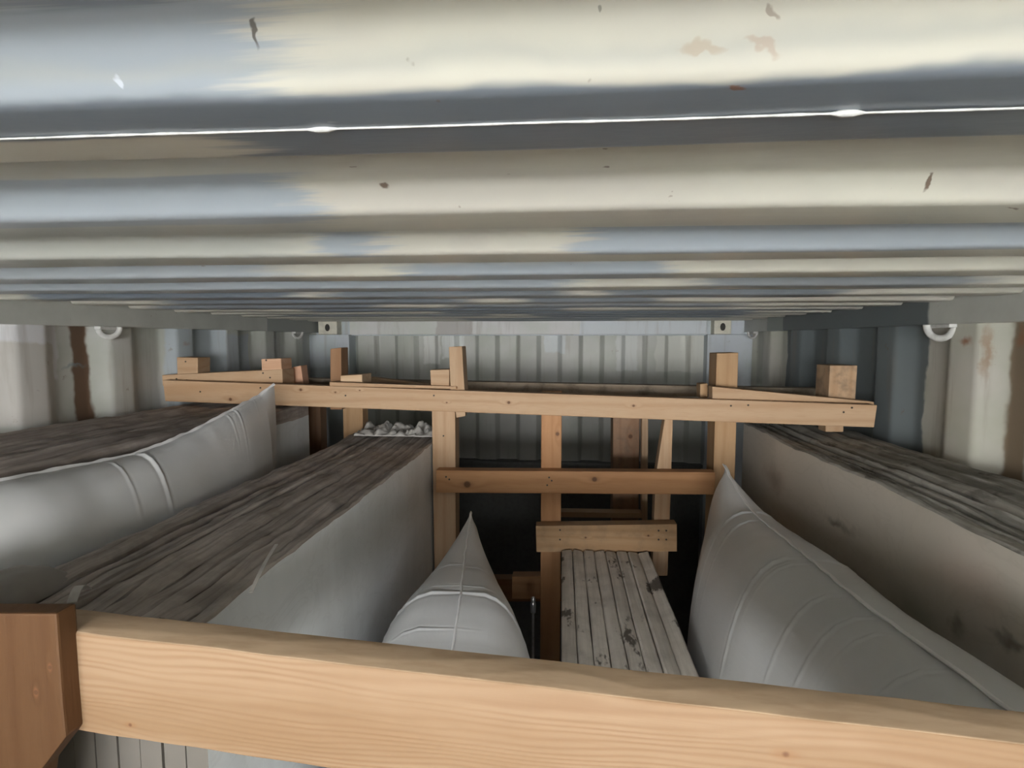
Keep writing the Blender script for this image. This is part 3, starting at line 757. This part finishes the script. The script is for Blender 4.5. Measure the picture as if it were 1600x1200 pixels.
# ---- foreground frame
ff = empty('timber_brace_frame', (-0.3, 0.53, 0.0))
tag(ff, 'foreground pine frame with a thick grained beam crossing the bottom of view', 'frame')
def beam_fg():
    # front-top edge, rear-top edge, from pixels at their depths; face 97 mm tall
    FL = P(60, 981, 0.524); FR = P(1760, 1182, 0.452); RL = P(60, 944, 0.574); RR = P(1760, 1128, 0.497)
    FR = FL.lerp(FR, 1.62); RR = RL.lerp(RR, 1.62)      # runs on past the frame to the right wall
    H = 0.113
    NXX = 140; vs = []; fs = []
    dn = Vector(((FR - FL).z, 0, -(FR - FL).x)).normalized() * H
    dn = Vector((-abs(dn.x) * 1.0, 0, -abs(dn.z)))
    for i in range(NXX + 1):
        q = i / NXX
        f = FL.lerp(FR, q); r = RL.lerp(RR, q)
        c = 0.0022 + 0.0012 * noise.noise(Vector((q * 30, 0, 0)))
        wv = Vector((0, 0.0007 * noise.noise(Vector((q * 14, 2, 0))), 0.0009 * noise.noise(Vector((q * 20, 1, 0)))))
        dy = Vector((0, c, 0)); dz = Vector((0, 0, c))
        vs += [f - dz + wv, f + dy * 0.35 - dz * 0.35 + wv, f + dy + wv, r - dy + wv, r - dz + wv, r + dn + dz, r + dn - dy, f + dn + dy, f + dn + dz]
    K = 9
    for i in range(NXX):
        for s in range(K):
            a = i * K + s; b = i * K + (s + 1) % K
            fs.append((a, b, b + K, a + K))
    fs.append(tuple(range(K))); fs.append(tuple(range(NXX * K + K - 1, NXX * K - 1, -1)))
    b0 = origin(ff)
    kn = [(P(1222, 1168, 0.478) - b0, 0.0048), (P(202, 1134, 0.515) - b0, 0.0030), (P(1060, 1072, 0.515) - b0, 0.003)]
    t = NT('foreground_pine_with_lengthwise_grain'); v = t.coord()
    m = t.n('ShaderNodeMapping'); t.l(v, m.inputs[0])
    m.inputs['Rotation'].default_value = (0, -math.atan2(FL.z - FR.z, FR.x - FL.x), 0)
    vr = m.outputs[0]
    x = t.xyz(vr)
    lowf = t.noise(t.scale(vr, (1.3, 1.0, 7.0)), 2.0, 2, 0.5)
    ph = t.math('ADD', t.math('MULTIPLY', x[2], 880.0), t.math('MULTIPLY', lowf, 52.0))
    ph = t.math('ADD', ph, t.math('MULTIPLY', x[1], 260.0))
    g = t.math('POWER', t.math('MULTIPLY_ADD', t.math('SINE', ph), 0.5, 0.5), 1.6)
    amp = t.smooth(t.noise(t.scale(vr, (2, 3, 16)), 2.0, 2), 0.25, 0.7)
    fine = t.noise(t.scale(vr, (5, 60, 300)), 1.0, 3, 0.6)
    blot = t.noise(t.scale(vr, (3, 9, 14)), 1.2, 3, 0.55)
    c = t.mix(t.smooth(blot, 0.3, 0.7), (0.375, 0.252, 0.155), (0.31, 0.195, 0.108))
    c = t.mix(t.math('MULTIPLY', g, t.math('MULTIPLY_ADD', amp, 0.55, 0.14)), c, (0.27, 0.155, 0.08))
    c = t.mix(t.math('MULTIPLY', t.smooth(fine, 0.5, 0.8), 0.25), c, (0.30, 0.18, 0.10))
    # upper sawn face gets a paler tone than the front
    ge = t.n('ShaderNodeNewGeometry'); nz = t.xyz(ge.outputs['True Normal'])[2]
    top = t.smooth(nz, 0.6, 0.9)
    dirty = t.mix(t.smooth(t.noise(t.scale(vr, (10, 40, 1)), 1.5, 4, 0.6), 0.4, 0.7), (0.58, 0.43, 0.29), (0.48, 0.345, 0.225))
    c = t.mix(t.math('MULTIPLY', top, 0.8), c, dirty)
    for kp, kr in kn:
        c = t.mix(t.math('MULTIPLY', spot_mask(t, v, tuple(kp), (kr * 4, kr * 8, kr * 1.6), 0.0), 0.7), c, (0.28, 0.14, 0.06))
        c = t.mix(t.math('MULTIPLY', spot_mask(t, v, tuple(kp), (kr, kr * 4, kr * 0.9), 0.3), 0.8), c, (0.14, 0.06, 0.03))
    mt = t.out(c, 0.6, t.math('ADD', g, fine), 0.18, 0.0012, 0.35)
    o = mesh('cross_beam', vs, fs, mt, parent=ff, smooth=True, sharp=35); o['label'] = 'thick pine beam with fine wavy grain'
beam_fg()
timber('post', ff, [(-260, 944, 0.525), (91, 947, 0.525), (99, 1085, 0.525), (103, 1152, 0.525), (66, 1215, 0.525), (40, 1420, 0.525), (-260, 1420, 0.525)], 0.0, (0.42, 0.25, 0.115), 'z') if False else None
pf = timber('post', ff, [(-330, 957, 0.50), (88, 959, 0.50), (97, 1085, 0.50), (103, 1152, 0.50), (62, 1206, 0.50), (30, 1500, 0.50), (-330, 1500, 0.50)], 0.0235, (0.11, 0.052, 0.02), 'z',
            knots=[(56, 1082, 0.0035), (78, 1043, 0.003)], label='short dark post board at the left end', ring=40)  # base colour darkened to carry the shade over this board
# its leg down to the floor, out of view below
b0 = origin(ff)
xa = P(-330, 1200, 0.50).x; xb = P(20, 1200, 0.50).x; zb = P(0, 1490, 0.50).z
mesh('leg', *boxv(xa + 0.01, xb - 0.02, 0.502, 0.522, 0.0, zb + 0.004), wood(PINE, 'z'), parent=ff)

# ---- added, unseen bulkhead behind the camera, to cut low light from the doorway
bh = empty('unseen_light_baffle', (-0.2, -1.2, 0.0))
tag(bh, 'added unseen timber bulkhead across the container between the doorway and the load', 'baffle')
mbh = wood((0.40, 0.27, 0.16), 'x', dirt=0.3); nb = 10
for i in range(nb):
    mesh('board', *boxv(XL + 0.05, XR - 0.05, -1.2, -1.178, 0.006 + i * 0.193, 0.19 + i * 0.193), mbh, parent=bh, bev=0.002)
for xx in (-1.1, -0.2, 0.7):
    mesh('batten', *boxv(xx - 0.04, xx + 0.04, -1.24, -1.2005, 0.0, 1.93), mbh, parent=bh, bev=0.002)

# ------------------------------------------------------------------ small loose things
def PZ(px, py, h):
    d = P(px, py, 1.0) - CAM
    return CAM + d * (-h / d.z)
M_FILM = plain('grey_plastic_film', (0.34, 0.315, 0.29), 0.45, 0, 12)
def hump():
    """crumpled sheet of grey film over the near end of the middle stack"""
    vs = []; fs = []; NX, NY = 26, 18
    c = P(14, 930, 0.66)
    for j in range(NY + 1):
        for i in range(NX + 1):
            u = i / NX * 2 - 1; v = j / NY * 2 - 1
            h = 0.034 * max(0, (1 - u * u)) ** 0.6 * max(0, 1 - v * v) ** 0.5
            h += 0.006 * noise.noise(Vector((u * 2.5, v * 2.5, 1))) * (1 - abs(u)) 
            vs.append((c.x + u * 0.055, c.y + v * 0.06, c.z + h))
    n = len(vs)
    vs += [(a, b, z - 0.004) for a, b, z in vs]
    W = NX + 1
    for j in range(NY):
        for i in range(NX):
            a = j * W + i
            fs.append((a, a + 1, a + W + 1, a + W)); fs.append((n + a, n + a + W, n + a + W + 1, n + a + 1))
    for i in range(NX):
        a = i; fs.append((a, n + a, n + a + 1, a + 1)); a = NY * W + i; fs.append((a, a + 1, n + a + 1, n + a))
    for j in range(NY):
        a = j * W; fs.append((a, a + W, n + a + W, n + a)); a = j * W + NX; fs.append((a, n + a, n + a + W, a + W))
    o = mesh('plastic_film', vs, fs, M_FILM, loc=c, smooth=True)
    tag(o, 'rounded hump of grey plastic film at the near left end of the middle stack', 'plastic film')
hump()
M_TAPE = plain('pale_tape', (0.62, 0.60, 0.57), 0.35, 0, 30)
def strip(pa, pb, wd, name, label, cat, lift=0.012):
    """bent ribbon on top of a stack, between two world points"""
    pa, pb = Vector(pa), Vector(pb); d = (pb - pa); s = Vector((-d.y, d.x, 0)).normalized() * wd
    vs = []; fs = []; N = 12
    for i in range(N + 1):
        q = i / N; c = pa.lerp(pb, q) + Vector((0, 0, lift * math.sin(math.pi * q)))
        for k in (-1, 1):
            vs.append(c + s * k * 0.5); 
        for k in (1, -1): vs.append(c + s * k * 0.5 - Vector((0, 0, 0.0012)))
    for i in range(N):
        for k in range(4):
            a = i * 4 + k; b = i * 4 + (k + 1) % 4
            fs.append((a, b, b + 4, a + 4))
    fs.append((0, 1, 2, 3)); fs.append((N * 4 + 3, N * 4 + 2, N * 4 + 1, N * 4))
    o = mesh(name, vs, fs, M_TAPE, loc=(pa + pb) / 2, smooth=True, sharp=40)
    tag(o, label, cat)
zt = CZ - 0.338 + 0.012
strip(PZ(112, 941, 0.324), PZ(136, 920, 0.323), 0.011, 'tape_strip', 'short pale tape strip curling up on the middle slab stack near the foreground beam', 'tape')
strip(PZ(392, 925, 0.326), PZ(432, 850, 0.324), 0.005, 'plastic_strap', 'thin pale strap lying along the top of the middle slab stack', 'strap', 0.004)

def wrap():
    """crumpled white film caught on the far end of the middle stack"""
    vs = []; fs = []; NX, NY = 70, 22
    x0, x1, y0, y1 = -0.72, -0.435, 1.84, 1.985
    for j in range(NY + 1):
        for i in range(NX + 1):
            x = x0 + (x1 - x0) * i / NX; y = y0 + (y1 - y0) * j / NY
            b = abs(noise.noise(Vector((x * 26, y * 14, 4)))) * 0.045 + abs(noise.noise(Vector((x * 60, y * 40, 8)))) * 0.014
            b *= min(1, j / 5) ** 0.7
            vs.append((x, y + 0.01 * noise.noise(Vector((x * 30, 0, 1))), CZ - 0.338 + 0.004 + b))
    n = len(vs); W = NX + 1
    vs += [(a, b, z - 0.0015) for a, b, z in vs]
    for j in range(NY):
        for i in range(NX):
            a = j * W + i
            fs.append((a, a + 1, a + W + 1, a + W)); fs.append((n + a, n + a + W, n + a + W + 1, n + a + 1))
    for i in range(NX):
        a = i; fs.append((a, n + a, n + a + 1, a + 1)); a = NY * W + i; fs.append((a, a + 1, n + a + 1, n + a))
    for j in range(NY):
        a = j * W; fs.append((a, a + W, n + a + W, n + a)); a = j * W + NX; fs.append((a, n + a, n + a + W, a + W))
    o = mesh('plastic_wrap', vs, fs, M_TAPE, loc=((x0 + x1) / 2, (y0 + y1) / 2, CZ - 0.338), smooth=True)
    tag(o, 'crumpled whitish plastic wrap on the far end of the middle stack, under the long beam', 'plastic wrap')
wrap()
# steel bracket in the gap left of the low stack
M_MET = plain('bright_galvanised_metal', (0.75, 0.76, 0.78), 0.25, 1.0, 90)
bp = P(833, 958, 1.60)
tb = empty('steel_turnbuckle', (bp.x, bp.y, bp.z - 0.0)); tag(tb, 'small shiny steel fitting in the dark gap left of the low stack', 'fitting')
def lathe(name, prof, c, mat, parent, n=14):
    vs = []; fs = []
    for z, r in prof:
        for i in range(n): a = i / n * 6.28318; vs.append((c.x + r * math.cos(a), c.y + r * math.sin(a), c.z + z))
    for j in range(len(prof) - 1):
        for i in range(n):
            a = j * n + i; b = j * n + (i + 1) % n; fs.append((a, b, b + n, a + n))
    fs.append(tuple(range(n))); fs.append(tuple(range(len(prof) * n - 1, (len(prof) - 1) * n - 1, -1)))
    return mesh(name, vs, fs, mat, parent=parent, smooth=True, sharp=50)
lathe('sleeve', [(0, 0.006), (0.004, 0.009), (0.03, 0.009), (0.036, 0.006)], bp, M_MET, tb)
lathe('rod', [(-bp.z, 0.004), (0.0, 0.004)], bp, M_MET, tb)
lathe('cap', [(0.036, 0.007), (0.046, 0.007), (0.05, 0.004)], bp, M_MET, tb)
